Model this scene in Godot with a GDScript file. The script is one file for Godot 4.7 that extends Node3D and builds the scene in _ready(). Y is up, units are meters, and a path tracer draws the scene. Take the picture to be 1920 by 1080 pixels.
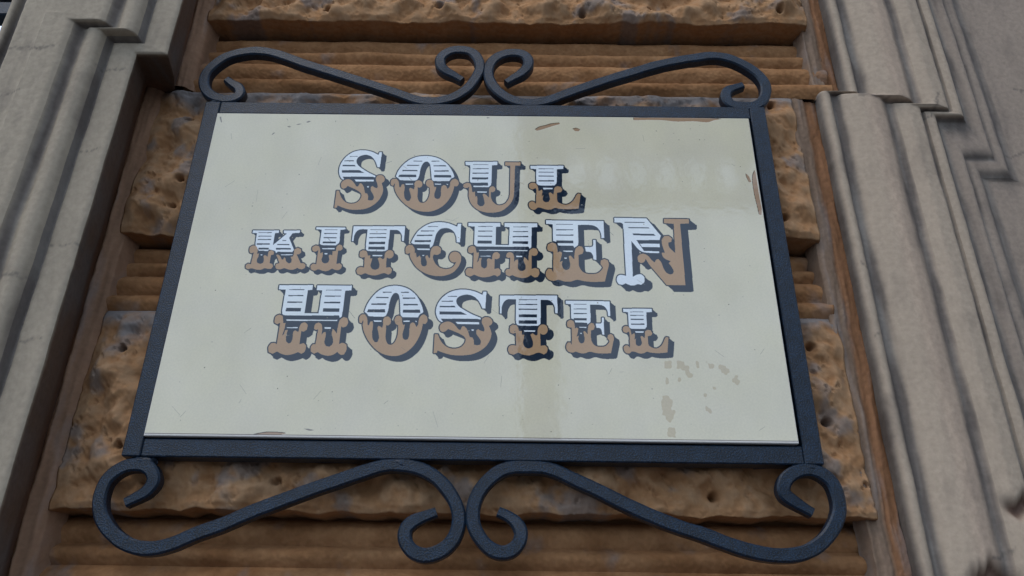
extends Node3D

const SIGN_Y := 2.3          # height of the middle of the sign above the pavement
const SHIFT := 0.057         # how far the masonry above the joint stands to the right of that below

var lump := FastNoiseLite.new()
var mid := FastNoiseLite.new()
var fine := FastNoiseLite.new()
var cells := FastNoiseLite.new()
var patch := FastNoiseLite.new()
var names := {}
var tex_grain: ImageTexture
var tex_grain_n: ImageTexture
var tex_metal: ImageTexture
var tex_metal_n: ImageTexture


func _ready():
	# ---- camera
	var cam := Camera3D.new()
	cam.name = "camera"
	cam.fov = rad_to_deg(2.0 * atan(540.0 / 1500.0))
	cam.near = 0.02
	cam.far = 400.0
	cam.transform = Transform3D(Basis(Vector3(0.999920, 0.012626, 0.000025), Vector3(-0.011240, 0.889232, 0.457319), Vector3(0.005752, -0.457283, 0.889303)).orthonormalized(), Vector3(0.0677, SIGN_Y - 0.6635, 1.1897))
	add_child(cam)
	cam.current = true
	# ---- sky, light, exposure
	var sky_material := ProceduralSkyMaterial.new()
	sky_material.sky_top_color = Color(0.56, 0.64, 0.76)
	sky_material.sky_horizon_color = Color(0.73, 0.79, 0.86)
	sky_material.sky_curve = 0.9
	sky_material.sky_energy_multiplier = 1.8
	sky_material.sun_angle_max = 0.5
	sky_material.ground_bottom_color = Color(0.16, 0.15, 0.14)
	sky_material.ground_horizon_color = Color(0.35, 0.35, 0.35)
	sky_material.ground_energy_multiplier = 0.8
	var sky := Sky.new()
	sky.sky_material = sky_material
	var env := Environment.new()
	env.background_mode = Environment.BG_SKY
	env.sky = sky
	env.tonemap_mode = Environment.TONE_MAPPER_LINEAR
	env.tonemap_exposure = 0.68
	env.sdfgi_enabled = true
	env.ssao_enabled = true
	env.ssil_enabled = true
	var world := WorldEnvironment.new()
	world.name = "world_environment"
	world.environment = env
	add_child(world)
	var sun := DirectionalLight3D.new()
	sun.name = "soft_daylight"
	sun.light_color = Color(1.0, 0.93, 0.83)
	sun.light_energy = 0.55
	sun.light_angular_distance = 36.0
	sun.shadow_enabled = true
	sun.sky_mode = DirectionalLight3D.SKY_MODE_LIGHT_ONLY
	add_child(sun)
	sun.look_at_from_position(Vector3(-4.0, 10.0, 4.6), Vector3.ZERO)

	set_up_noise()
	build_ground()
	build_added_walkway()
	build_wall()
	build_left_pilaster()
	build_right_pilaster()
	build_eaves_bars()
	build_sign()


# ------------------------------------------------------------------ helpers
func set_up_noise():
	var k := 11
	for n in [lump, mid, fine, patch]:
		n.seed = k
		k += 7
		n.noise_type = FastNoiseLite.TYPE_SIMPLEX_SMOOTH
		n.fractal_type = FastNoiseLite.FRACTAL_FBM
	lump.frequency = 11.0
	lump.fractal_octaves = 2
	mid.frequency = 34.0
	mid.fractal_octaves = 3
	fine.frequency = 110.0
	fine.fractal_octaves = 2
	cells.seed = 3
	cells.noise_type = FastNoiseLite.TYPE_CELLULAR
	cells.cellular_return_type = FastNoiseLite.RETURN_DISTANCE
	cells.fractal_type = FastNoiseLite.FRACTAL_NONE
	cells.frequency = 46.0
	patch.frequency = 9.0
	patch.fractal_octaves = 4
	# plaster: a fine grain for colour and relief
	var n := FastNoiseLite.new()
	n.seed = 5
	n.noise_type = FastNoiseLite.TYPE_SIMPLEX
	n.frequency = 0.018
	n.fractal_octaves = 6
	n.fractal_gain = 0.62
	var g := n.get_seamless_image(512, 512)
	g.convert(Image.FORMAT_RGB8)
	var c := Image.create(512, 512, false, Image.FORMAT_RGB8)
	for y in 512:
		for x in 512:
			var v: float = clampf(0.94 + 0.11 * (g.get_pixel(x, y).r - 0.45), 0.6, 1.0)
			c.set_pixel(x, y, Color(v, v, v))
	c.generate_mipmaps()
	tex_grain = ImageTexture.create_from_image(c)
	var h: Image = g.duplicate()
	h.bump_map_to_normal_map(3.0)
	tex_grain_n = ImageTexture.create_from_image(h)
	# brushed-on metal paint: small pimples and flecks
	var m := FastNoiseLite.new()
	m.seed = 23
	m.noise_type = FastNoiseLite.TYPE_SIMPLEX
	m.frequency = 0.09
	m.fractal_octaves = 3
	var mi := m.get_seamless_image(512, 512)
	mi.convert(Image.FORMAT_RGB8)
	var big := FastNoiseLite.new()
	big.seed = 31
	big.frequency = 0.012
	big.fractal_octaves = 3
	var bi := big.get_seamless_image(512, 512)
	bi.convert(Image.FORMAT_RGB8)
	var mc := Image.create(512, 512, false, Image.FORMAT_RGB8)
	for y in 512:
		for x in 512:
			var a: float = mi.get_pixel(x, y).r
			var b: float = bi.get_pixel(x, y).r
			var v: float = 0.62 + 0.3 * (b - 0.5) + 0.6 * (a - 0.5)
			if a < 0.2:
				v *= 0.35
			elif a > 0.74:
				v *= 1.9
			mc.set_pixel(x, y, Color(clampf(v, 0, 1), clampf(v, 0, 1), clampf(v, 0, 1)))
	mc.generate_mipmaps()
	tex_metal = ImageTexture.create_from_image(mc)
	mi.bump_map_to_normal_map(3.0)
	tex_metal_n = ImageTexture.create_from_image(mi)


func numbered(called: String) -> String:
	var k: int = names.get(called, 0)
	names[called] = k + 1
	return called if k == 0 else "%s_%03d" % [called, k]


func tag(o: Node, label: String, category: String, group := ""):
	o.set_meta("label", label)
	o.set_meta("category", category)
	if group != "":
		o.set_meta("group", group)


func thing(called: String, label: String, category: String, at := Vector3.ZERO) -> Node3D:
	var o := Node3D.new()
	o.name = numbered(called)
	o.position = at
	add_child(o)
	tag(o, label, category)
	return o


func part(called: String, mesh: Mesh, m: Material, parent: Node) -> MeshInstance3D:
	var o := MeshInstance3D.new()
	var k := 0
	var want := called
	while parent.has_node(NodePath(want)):
		k += 1
		want = "%s_%03d" % [called, k]
	o.name = want
	o.mesh = mesh
	if m != null:
		o.material_override = m
	parent.add_child(o, true)
	return o


func plaster(rough := 0.95, grain := 0.8) -> StandardMaterial3D:
	var m := StandardMaterial3D.new()
	m.vertex_color_use_as_albedo = true
	m.albedo_texture = tex_grain
	m.roughness = rough
	m.metallic_specular = 0.2
	m.normal_enabled = true
	m.normal_texture = tex_grain_n
	m.normal_scale = grain
	m.uv1_triplanar = true
	m.uv1_scale = Vector3(6.7, 6.7, 6.7)
	return m


func plain(c: Color, rough: float) -> StandardMaterial3D:
	var m := StandardMaterial3D.new()
	m.albedo_color = c.linear_to_srgb()
	m.albedo_texture = tex_grain
	m.uv1_triplanar = true
	m.uv1_scale = Vector3(1.3, 1.3, 1.3)
	m.roughness = rough
	return m


# A grid of points and colours becomes one smooth mesh. flip turns it to face the other way.
func sheet(nu: int, nv: int, p: PackedVector3Array, c: PackedColorArray, flip := false) -> ArrayMesh:
	var nrm := PackedVector3Array()
	nrm.resize(nu * nv)
	for j in nv:
		var j0 := maxi(j - 1, 0) * nu
		var j1 := mini(j + 1, nv - 1) * nu
		for i in nu:
			var du: Vector3 = p[j * nu + mini(i + 1, nu - 1)] - p[j * nu + maxi(i - 1, 0)]
			var dv: Vector3 = p[j1 + i] - p[j0 + i]
			var n := du.cross(dv)
			if n.length_squared() < 1e-20:
				n = Vector3(0, 0, 1)
			nrm[j * nu + i] = -n.normalized() if flip else n.normalized()
	var idx := PackedInt32Array()
	idx.resize((nu - 1) * (nv - 1) * 6)
	var k := 0
	for j in nv - 1:
		for i in nu - 1:
			var a := j * nu + i
			var b := a + 1
			var d := a + nu
			var e := d + 1
			if flip:
				idx[k] = a; idx[k + 1] = b; idx[k + 2] = e; idx[k + 3] = a; idx[k + 4] = e; idx[k + 5] = d
			else:
				idx[k] = a; idx[k + 1] = e; idx[k + 2] = b; idx[k + 3] = a; idx[k + 4] = d; idx[k + 5] = e
			k += 6
	var arr := []
	arr.resize(Mesh.ARRAY_MAX)
	arr[Mesh.ARRAY_VERTEX] = p
	arr[Mesh.ARRAY_NORMAL] = nrm
	arr[Mesh.ARRAY_COLOR] = c
	arr[Mesh.ARRAY_INDEX] = idx
	var mesh := ArrayMesh.new()
	mesh.add_surface_from_arrays(Mesh.PRIMITIVE_TRIANGLES, arr)
	return mesh


func quad(st: SurfaceTool, a: Vector3, b: Vector3, c: Vector3, d: Vector3):   # clockwise seen from the front
	var n := (c - a).cross(b - a).normalized()
	for v in [a, b, c, a, c, d]:
		st.set_normal(n)
		st.add_vertex(v)


# a box with chamfered edges
func chamfer_box(st: SurfaceTool, at: Vector3, size: Vector3, r: float):
	var h := size * 0.5
	var axes := [Vector3.RIGHT, Vector3.UP, Vector3.BACK]
	var f := func(i: int, s: float, u: float, v: float, into: float) -> Vector3:
		var q := Vector3.ZERO
		q[i] = s * (h[i] - into)
		q[(i + 1) % 3] = u
		q[(i + 2) % 3] = v
		return q
	var faces := []
	for i in 3:
		var hu: float = h[(i + 1) % 3] - r
		var hv: float = h[(i + 2) % 3] - r
		for s in [-1.0, 1.0]:
			faces.append([f.call(i, s, -hu, -hv, 0.0), f.call(i, s, hu, -hv, 0.0), f.call(i, s, hu, hv, 0.0), f.call(i, s, -hu, hv, 0.0), axes[i] * s])
	for i in 3:      # edges along axis i
		var j := (i + 1) % 3
		var k := (i + 2) % 3
		for s in [-1.0, 1.0]:
			for t in [-1.0, 1.0]:
				var q := []
				for e in [[-1.0, 0], [1.0, 0], [1.0, 1], [-1.0, 1]]:
					var w := Vector3.ZERO
					w[i] = e[0] * (h[i] - r)
					w[j] = s * (h[j] - (0.0 if e[1] == 0 else r))
					w[k] = t * (h[k] - (r if e[1] == 0 else 0.0))
					q.append(w)
				faces.append([q[0], q[1], q[2], q[3], axes[j] * s + axes[k] * t])
	for q in faces:
		var n: Vector3 = (q[2] - q[0]).cross(q[1] - q[0])
		if n.dot(q[4]) > 0:
			quad(st, at + q[0], at + q[1], at + q[2], at + q[3])
		else:
			quad(st, at + q[3], at + q[2], at + q[1], at + q[0])
	for sx in [-1.0, 1.0]:
		for sy in [-1.0, 1.0]:
			for sz in [-1.0, 1.0]:
				var s3 := Vector3(sx, sy, sz)
				var a := s3 * (h - Vector3(0, r, r))
				var b := s3 * (h - Vector3(r, 0, r))
				var c := s3 * (h - Vector3(r, r, 0))
				var tri := [a, b, c] if (c - a).cross(b - a).dot(s3) > 0 else [a, c, b]
				for v in tri:
					st.set_normal(s3.normalized())
					st.add_vertex(at + v)


func box_mesh(at: Vector3, size: Vector3, r := 0.002) -> ArrayMesh:
	var st := SurfaceTool.new()
	st.begin(Mesh.PRIMITIVE_TRIANGLES)
	chamfer_box(st, at, size, r)
	return st.commit()


func spline(v: Array, closed: bool, steps: int, sharp := 0.64) -> PackedVector2Array:   # smooth through the points, with corners kept where the line turns hard
	var n := v.size()
	var out := PackedVector2Array()
	var tangent := []
	for i in n:
		var a: Vector2 = v[(i - 1 + n) % n] if closed else v[maxi(i - 1, 0)]
		var b: Vector2 = v[i]
		var c: Vector2 = v[(i + 1) % n] if closed else v[mini(i + 1, n - 1)]
		var d0 := (b - a).normalized()
		var d1 := (c - b).normalized()
		tangent.append(null if closed and d0.dot(d1) < sharp else (c - a) * 0.5)
	for i in (n if closed else n - 1):
		var p: Vector2 = v[i]
		var q: Vector2 = v[(i + 1) % n]
		var m0 = tangent[i]
		var m1 = tangent[(i + 1) % n]
		var l := (q - p).length()
		var t0: Vector2 = (q - p) if m0 == null else (m0 as Vector2).limit_length(l)
		var t1: Vector2 = (q - p) if m1 == null else (m1 as Vector2).limit_length(l)
		for k in steps:
			var t := float(k) / steps
			var t2 := t * t
			var t3 := t2 * t
			out.append(p * (2 * t3 - 3 * t2 + 1) + t0 * (t3 - 2 * t2 + t) + q * (3 * t2 - 2 * t3) + t1 * (t3 - t2))
	if not closed:
		out.append(v[n - 1])
	return out


# ------------------------------------------------------------------ the setting
func flat(called: String, x0: float, x1: float, z0: float, z1: float, y: float, thick: float, m: Material):
	var o := MeshInstance3D.new()
	o.name = called
	o.mesh = box_mesh(Vector3((x0 + x1) / 2, y - thick / 2, (z0 + z1) / 2), Vector3(x1 - x0, thick, z1 - z0), 0.01)
	o.material_override = m
	o.set_meta("kind", "structure")
	add_child(o)


func build_ground():
	flat("ground", -60, 60, -40, 80, -0.16, 0.2, plain(Color(0.06, 0.06, 0.06), 0.95))
	flat("pavement", -30, 30, -0.5, 2.6, 0.0, 0.15, plain(Color(0.11, 0.10, 0.095), 0.9))
	flat("road", -30, 30, 2.62, 7.2, -0.146, 0.01, plain(Color(0.06, 0.06, 0.062), 0.9))
	flat("opposite_pavement", -30, 30, 7.22, 12.0, -0.01, 0.14, plain(Color(0.12, 0.11, 0.10), 0.9))


# across the street, an invented raised walkway on a pier, added to give the sign its dim reflection
func build_added_walkway():
	var w := thing("invented_walkway", "invented grey stone walkway on a pier across the street, added for the reflection in the sign", "walkway", Vector3(0.0, -0.01, 8.0))
	var m := plain(Color(0.06, 0.055, 0.048), 0.95)
	var b := SIGN_Y
	part("pier", box_mesh(Vector3(0.36, (b + 5.35) / 2, 0), Vector3(0.46, b + 5.35, 0.4), 0.03), plain(Color(0.22, 0.20, 0.17), 0.95), w)
	part("beam", box_mesh(Vector3(4.6, b + 5.48, 0), Vector3(9.1, 0.24, 0.2), 0.02), m, w)
	part("upper_wall", box_mesh(Vector3(4.6, b + 7.40, 0), Vector3(9.1, 2.5, 0.2), 0.02), m, w)
	for k in 21:
		part("baluster", box_mesh(Vector3(0.26 + 0.42 * k, b + 5.875, 0), Vector3(0.17, 0.56, 0.16), 0.02), m, w)
	var h := thing("sky_blocking_house", "added unseen tall house at the right end of the walkway, blocking sky light", "house", Vector3(15.0, -0.01, 8.0))  # added out of view to cut the sky light on the wall
	part("wall", box_mesh(Vector3(0, 7.5, 0), Vector3(11.0, 15.0, 9.0), 0.05), plain(Color(0.22, 0.20, 0.18), 0.95), h)
	part("roof", box_mesh(Vector3(0, 15.25, 0), Vector3(11.8, 0.5, 9.8), 0.05), plain(Color(0.16, 0.10, 0.08), 0.9), h)
	part("far_pier", box_mesh(Vector3(8.9, (b + 5.35) / 2, 0), Vector3(0.5, b + 5.35, 0.56), 0.03), m, w)


# ------------------------------------------------------------------ the rusticated wall between the pilasters
const OCHRE := Color(0.40, 0.213, 0.102)
const BROWN := Color(0.28, 0.138, 0.062)
const SOOT := Color(0.225, 0.21, 0.205)
const DUST := Color(0.43, 0.268, 0.152)


func hump(d: float, r: float) -> float:
	return exp(-(d * d) / (r * r))


# one row band of the wall: rows follow the section (y, z, roughness, kind) and columns run across
func wall_sheet(x0: float, x1: float, section: Array, kind: String, pits: Array, seed_at: float) -> ArrayMesh:
	var step := 0.0029
	var rows := []      # y, z, rough, t
	var total := 0.0
	for k in section.size() - 1:
		total += Vector2(section[k + 1][0] - section[k][0], section[k + 1][1] - section[k][1]).length()
	var run := 0.0
	for k in section.size() - 1:
		var a: Array = section[k]
		var b: Array = section[k + 1]
		var l := Vector2(b[0] - a[0], b[1] - a[1]).length()
		var n := maxi(1, int(ceil(l / step)))
		for i in (n + 1 if k == section.size() - 2 else n):
			var t := float(i) / n
			rows.append([lerpf(a[0], b[0], t), lerpf(a[1], b[1], t), lerpf(a[2], b[2], t), (run + l * t) / total])
		run += l
	var nu := int((x1 - x0) / step) + 9
	var nv := rows.size()
	var p := PackedVector3Array()
	var c := PackedColorArray()
	p.resize(nu * nv)
	c.resize(nu * nv)
	var top: float = section[0][0]
	for j in nv:
		var y: float = rows[j][0]
		var z: float = rows[j][1]
		var rough: float = rows[j][2]
		var edge_l := 0.0035 * lump.get_noise_2d(y * 1.2, seed_at + 1.0)
		var edge_r := 0.0035 * lump.get_noise_2d(y * 1.2, seed_at + 5.0)
		for i in nu:
			# the last four columns on either side turn back into the wall
			var q := clampf(float(i - 4) / (nu - 9), 0.0, 1.0)
			var xl := x0 + edge_l
			var xr := x1 + edge_r
			var x := lerpf(xl, xr, q)
			var back := 0.0
			if i < 4:
				back = (4 - i) * 0.016
				x -= (4 - i) * 0.0022
			elif i > nu - 5:
				back = (i - nu + 5) * 0.016
				x += (i - nu + 5) * 0.0022
			var side := minf(x - xl, xr - x)
			var zz := z - back
			var yy := y
			var l := lump.get_noise_3d(x, y, seed_at)
			var m := mid.get_noise_3d(x, y, z * 2.0 + seed_at)
			var f := fine.get_noise_3d(x, y, z)
			var pt := patch.get_noise_2d(x * 1.1 + seed_at, y)
			var col: Color
			if kind == "block":
				var r := 1.0 - absf(m)
				var d := rough * (0.026 * l + 0.0048 * m + 0.0022 * (r * r * r * r - 0.5) + 0.0009 * f)
				d *= lerpf(0.35, 1.0, smoothstep(0.0, 0.045, side))
				var cd := cells.get_noise_2d(x + 0.01 * m, y + 0.01 * f)
				if cd < -0.76 and pt > 0.02:
					d -= rough * 0.005 * smoothstep(0.0, 0.2, -0.76 - cd)
				zz += d - rough * 0.010 * hump(side, 0.020)
				yy += (1.0 - rough) * (0.007 * lump.get_noise_2d(x * 1.1, seed_at + 3.0) + 0.003 * mid.get_noise_2d(x * 0.8, seed_at) + 0.001 * f) if j > 4 else 0.0
				var pit_shade := 0.0
				for h in pits:
					var dx: float = x - h[0]
					var dy: float = y - h[1]
					var e: float = (dx * dx + dy * dy) / (h[2] * h[2] * (0.5 if h[2] < 0.02 else 1.0))
					if e < 9.0:
						zz += h[3] * exp(-e * e if h[3] < 0.0 and h[2] < 0.02 else -e)
						if h[2] < 0.02:
							pit_shade = maxf(pit_shade, exp(-e))
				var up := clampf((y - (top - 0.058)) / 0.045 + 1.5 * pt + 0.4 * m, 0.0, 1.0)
				var soot := clampf(2.4 * (pt + 0.25 * l - 0.22) + 0.3 * m, 0.0, 0.6)
				col = OCHRE.lerp(DUST, clampf(0.35 + 0.9 * m + 0.5 * l, 0.0, 0.8))
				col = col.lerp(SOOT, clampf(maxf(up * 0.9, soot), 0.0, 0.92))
				col = col * (1.0 - 0.10 * f) * (1.0 - 0.3 * pit_shade)  # the small pits also carry some shade in their colour
			else:
				var amp := 1.0 - absf(2.0 * float(rows[j][3]) - 1.0)
				zz += 0.003 * lump.get_noise_3d(x * 0.5, y, seed_at) + 0.0012 * mid.get_noise_3d(x * 0.6, y, seed_at) + 0.0011 * f
				yy += (0.003 * lump.get_noise_2d(x * 0.4, seed_at) + 0.0012 * mid.get_noise_2d(x * 0.5, seed_at + y * 0.3)) * amp
				col = BROWN.lerp(OCHRE, clampf(0.4 + 0.5 * m + 0.7 * l, 0.0, 1.0))
				col = col.lerp(SOOT, clampf(1.2 * (pt - 0.30) + 0.35 * hump(side, 0.03), 0.0, 0.5))
				col = col * (1.0 - 0.12 * f)
			col.a = 1.0
			p[j * nu + i] = Vector3(x, SIGN_Y + yy, zz)
			c[j * nu + i] = col
	return sheet(nu, nv, p, c, true)


# a vertical strip of plaster whose section (x, z, colour) runs across
func strip_sheet(y0: float, y1: float, section: Array, seed_at: float) -> ArrayMesh:
	var cols := []
	for k in section.size() - 1:
		var a: Array = section[k]
		var b: Array = section[k + 1]
		var n := maxi(1, int(ceil(Vector2(b[0] - a[0], b[1] - a[1]).length() / 0.003)))
		for i in (n + 1 if k == section.size() - 2 else n):
			var t := float(i) / n
			cols.append([lerpf(a[0], b[0], t), lerpf(a[1], b[1], t), (a[2] as Color).lerp(b[2], t)])
	var nu := cols.size()
	var nv := int((y1 - y0) / 0.004) + 1
	var p := PackedVector3Array()
	var c := PackedColorArray()
	p.resize(nu * nv)
	c.resize(nu * nv)
	for j in nv:
		var y := lerpf(y0, y1, float(j) / (nv - 1))
		for i in nu:
			var x: float = cols[i][0]
			var s := mid.get_noise_3d(x * 2.2, y * 0.16, seed_at)
			var f := fine.get_noise_3d(x, y, seed_at)
			var z: float = cols[i][1] + 0.004 * s + 0.001 * f
			var col: Color = cols[i][2]
			col = col.lerp(SOOT, clampf(0.8 * (patch.get_noise_2d(x * 3.0, y * 0.6 + seed_at) - 0.15) + 0.5 * s, 0.0, 0.55))
			col = col * (1.0 + 0.35 * s - 0.08 * f)
			col.a = 1.0
			p[j * nu + i] = Vector3(x + 0.0025 * mid.get_noise_2d(y * 0.4, seed_at), SIGN_Y + y, z)
			c[j * nu + i] = col
	return sheet(nu, nv, p, c)


func block_section(top: float, bottom: float) -> Array:   # from the top edge down the face and back under
	return [[top, -0.068, 0.1], [top - 0.014, -0.056, 0.55], [top - 0.035, -0.052, 1.0], [bottom + 0.035, -0.048, 1.0], [bottom + 0.012, -0.047, 0.6], [bottom + 0.002, -0.053, 0.3], [bottom + 0.004, -0.120, 0.1]]


func ridge_section(top: float, bottom: float, z0: float, z1: float) -> Array:   # one rounded reed of a grooved band
	var s := []
	for k in 17:
		var t := k / 16.0
		var size := minf(0.0145, 0.46 * (top - bottom))      # a round reed with a sharp valley below
		var out := size * (sin(PI * 0.5 * t / 0.42) if t < 0.42 else cos(PI * 0.5 * (t - 0.42) / 0.58))
		s.append([lerpf(top, bottom, t), lerpf(z0, z1, t) + out, clampf((t - 0.75) * 2.4, 0.0, 0.6)])
	return s


func build_wall():
	var w := thing("rusticated_wall", "ochre plaster wall of rough tufa blocks and grooved bands behind the sign", "wall", Vector3.ZERO)
	var m := plaster(0.96, 0.35)
	# pits: x, y, radius, depth (negative goes in); the broad ones are bulges and hollows
	var pits := [[-0.575, 0.335, 0.010, -0.022], [-0.560, 0.190, 0.008, -0.022], [-0.568, 0.138, 0.006, -0.016], [-0.605, 0.155, 0.055, 0.022], [-0.545, 0.100, 0.030, -0.030], [-0.60, 0.095, 0.020, -0.018],
		[0.570, 0.398, 0.008, -0.022], [0.553, 0.123, 0.0095, -0.024], [0.575, 0.130, 0.045, 0.012], [0.565, -0.128, 0.0085, -0.022], [0.567, -0.262, 0.0095, -0.024], [0.375, -0.382, 0.009, -0.022], [0.615, -0.36, 0.006, -0.015],
		[-0.590, -0.150, 0.008, -0.02], [-0.60, -0.19, 0.04, 0.014], [-0.555, -0.315, 0.007, -0.02], [-0.30, -0.368, 0.009, -0.02], [-0.55, -0.25, 0.05, 0.012], [-0.40, -0.39, 0.05, 0.012], [-0.02, -0.39, 0.06, -0.01],
		[-0.50, 0.64, 0.008, -0.022], [-0.455, 0.635, 0.008, -0.02], [-0.34, 0.632, 0.010, -0.024], [0.20, 0.625, 0.010, -0.022], [0.345, 0.64, 0.008, -0.02], [0.615, 0.635, 0.009, -0.024], [-0.10, 0.64, 0.012, -0.02], [0.62, 0.63, 0.04, 0.012]]
	var lo := [-0.652, 0.614]
	var hi := [-0.592, 0.672]
	part("rough_block", wall_sheet(hi[0], hi[1], block_section(0.95, 0.602), "block", pits, 2.0), m, w)
	part("rough_block", wall_sheet(lo[0], lo[1], block_section(0.420, 0.080), "block", pits, 4.0), m, w)
	part("rough_block", wall_sheet(lo[0] + 0.006, lo[1] + 0.006, block_section(-0.070, -0.414), "block", pits, 6.0), m, w)
	# the grooved bands, four reeds each, leaning out towards their foot
	for b in [[0.603, 0.420, -0.615, 0.705, 8.0], [0.081, -0.070, -0.657, 0.622, 10.0], [-0.413, -0.575, -0.660, 0.640, 12.0]]:
		var band := Node3D.new()
		band.name = "grooved_band" if not w.has_node("grooved_band") else ("grooved_band_001" if not w.has_node("grooved_band_001") else "grooved_band_002")
		w.add_child(band)
		var cuts := [0.0, 0.26, 0.47, 0.76, 1.0]
		for k in 4:
			var y0 := lerpf(b[0], b[1], cuts[k])
			var y1 := lerpf(b[0], b[1], cuts[k + 1])
			part("ridge", wall_sheet(b[2] + 0.010 * (1.0 - cuts[k]), b[3] - 0.008 * (1.0 - cuts[k]), ridge_section(y0, y1, lerpf(-0.116, -0.070, pow(cuts[k], 0.8)), lerpf(-0.116, -0.070, pow(cuts[k + 1], 0.8))), "ridge", [], b[4]), m, band)
	# plain margins left and right of the blocks
	var pink := Color(0.36, 0.215, 0.135)
	var rust := Color(0.29, 0.145, 0.075)
	part("margin", strip_sheet(-0.80, 0.418, [[-0.70, -0.060, rust], [-0.684, -0.050, rust], [-0.677, -0.048, rust], [-0.671, -0.044, pink], [-0.656, -0.050, pink], [-0.646, -0.062, pink], [-0.636, -0.100, pink]], 1.0), m, w)
	part("margin", strip_sheet(0.418, 1.0, [[-0.645, -0.060, rust], [-0.627, -0.050, rust], [-0.620, -0.048, rust], [-0.614, -0.044, pink], [-0.599, -0.050, pink], [-0.589, -0.062, pink], [-0.579, -0.100, pink]], 2.0), m, w)
	var grey := Color(0.27, 0.185, 0.13)
	part("margin", strip_sheet(-0.80, 0.418, [[0.600, -0.095, grey], [0.610, -0.064, grey], [0.636, -0.070, grey], [0.645, -0.076, rust], [0.667, -0.080, rust], [0.69, -0.12, rust]], 3.0), m, w)
	part("margin", strip_sheet(0.418, 1.0, [[0.655, -0.10, grey], [0.666, -0.070, grey], [0.693, -0.076, grey], [0.702, -0.082, rust], [0.724, -0.086, rust], [0.75, -0.12, rust]], 4.0), m, w)
	# the body of the wall behind, above and below the part in view
	var body := plain(OCHRE, 0.95)
	part("wall_core", box_mesh(Vector3(0.15, 2.6, -0.34), Vector3(2.2, 5.2, 0.42), 0.01), body, w)
	part("side_wall", box_mesh(Vector3(2.4, 2.6, -0.36), Vector3(2.06, 5.2, 0.5), 0.01), plain(Color(0.36, 0.288, 0.23), 0.95), w)
	part("plinth", box_mesh(Vector3(0.0, 0.86, -0.10), Vector3(1.30, 1.70, 0.10), 0.01), body, w)
	part("upper_course", box_mesh(Vector3(0.04, 4.22, -0.10), Vector3(1.26, 1.96, 0.10), 0.01), body, w)


# ------------------------------------------------------------------ pilasters: a moulded section (x, z, colour, darkening) swept upwards, stepping sideways at the joint
func pilaster_part(section: Array, joint: Callable, extra: Callable, seed_at: float) -> ArrayMesh:
	var cols := []
	for k in section.size() - 1:
		var a: Array = section[k]
		var b: Array = section[k + 1]
		var n := maxi(1, int(ceil(Vector2(b[0] - a[0], b[1] - a[1]).length() / 0.0022)))
		for i in (n + 1 if k == section.size() - 2 else n):
			var t := float(i) / n
			cols.append([lerpf(a[0], b[0], t), lerpf(a[1], b[1], t), (a[2] as Color).lerp(b[2], t), lerpf(a[3], b[3], t)])
	var nu := cols.size()
	for pass_no in 1:      # worn edges: soften the section and its colours
		var old := cols.duplicate(true)
		for i in range(2, nu - 2):
			var z := 0.0
			var col := Color(0, 0, 0)
			var darkening := 0.0
			var x := 0.0
			for q in range(-2, 3):
				x += old[i + q][0] * 0.2
				z += old[i + q][1] * 0.2
				col += (old[i + q][2] as Color) * 0.2
				darkening += old[i + q][3] * 0.2
			cols[i] = [x, z, col, darkening]
	var nlow := 270
	var njump := 14
	var nhigh := 150
	var nv := nlow + njump + nhigh + 2
	var p := PackedVector3Array()
	var c := PackedColorArray()
	p.resize(nu * nv)
	c.resize(nu * nv)
	for i in nu:
		var u: float = cols[i][0]
		var z0: float = cols[i][1]
		var yj: float = joint.call(u)
		var kept := SHIFT * smoothstep(0.79, 0.88, -u)      # the far outer edge runs straight through the joint
		var nx: Vector3
		var i0 := maxi(i - 1, 0)
		var i1 := mini(i + 1, nu - 1)
		nx = Vector3(-(cols[i1][1] - cols[i0][1]), 0, cols[i1][0] - cols[i0][0]).normalized()
		for j in nv:
			var y: float
			var x := u + kept
			if j == 0:
				y = -SIGN_Y
			elif j <= nlow:
				y = lerpf(-0.78, yj, float(j - 1) / (nlow - 1))
			elif j <= nlow + njump:
				y = yj
				x = u + lerpf(kept, SHIFT, float(j - nlow) / njump)
			elif j < nv - 1:
				y = lerpf(yj, 1.0, float(j - nlow - njump) / nhigh)
				x = u + SHIFT
			else:
				y = 2.9
				x = u + SHIFT
			var l := lump.get_noise_3d(x * 0.8, y * 0.45, seed_at)
			var s := mid.get_noise_3d(x * 1.6, y * 0.13, seed_at)
			var f := fine.get_noise_3d(x, y, seed_at)
			var m := mid.get_noise_3d(x, y, seed_at + 2.0)
			var wob := 0.0007 * mid.get_noise_3d(u * 0.5, y * 0.5, seed_at + 9.0) + 0.0010 * lump.get_noise_2d(y * 0.5, seed_at)
			var d := 0.0010 * l + 0.0004 * m + 0.0003 * f
			var v := Vector3(x + wob, SIGN_Y + y, z0) + nx * d
			var col: Color = cols[i][2]
			var darkening: float = cols[i][3]
			var pt := patch.get_noise_2d(x * 1.6 + seed_at, y * 0.7)
			col = col.lerp(Color(0.145, 0.122, 0.108), clampf(darkening * (0.82 + 1.5 * s + 1.4 * pt) + 0.55 * clampf(pt - 0.22, 0.0, 1.0) + 0.22 * clampf(s - 0.2, 0.0, 1.0), 0.0, 0.85))  # streaky darkening, strongest in the grooves
			col = col * (1.0 + 0.05 * l + 0.02 * m + 0.02 * f)
			var e: Array = extra.call(v.x, y, v, col)
			v = e[0]
			col = e[1]
			col.a = 1.0
			p[j * nu + i] = v
			c[j * nu + i] = col
	return sheet(nu, nv, p, c)


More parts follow.
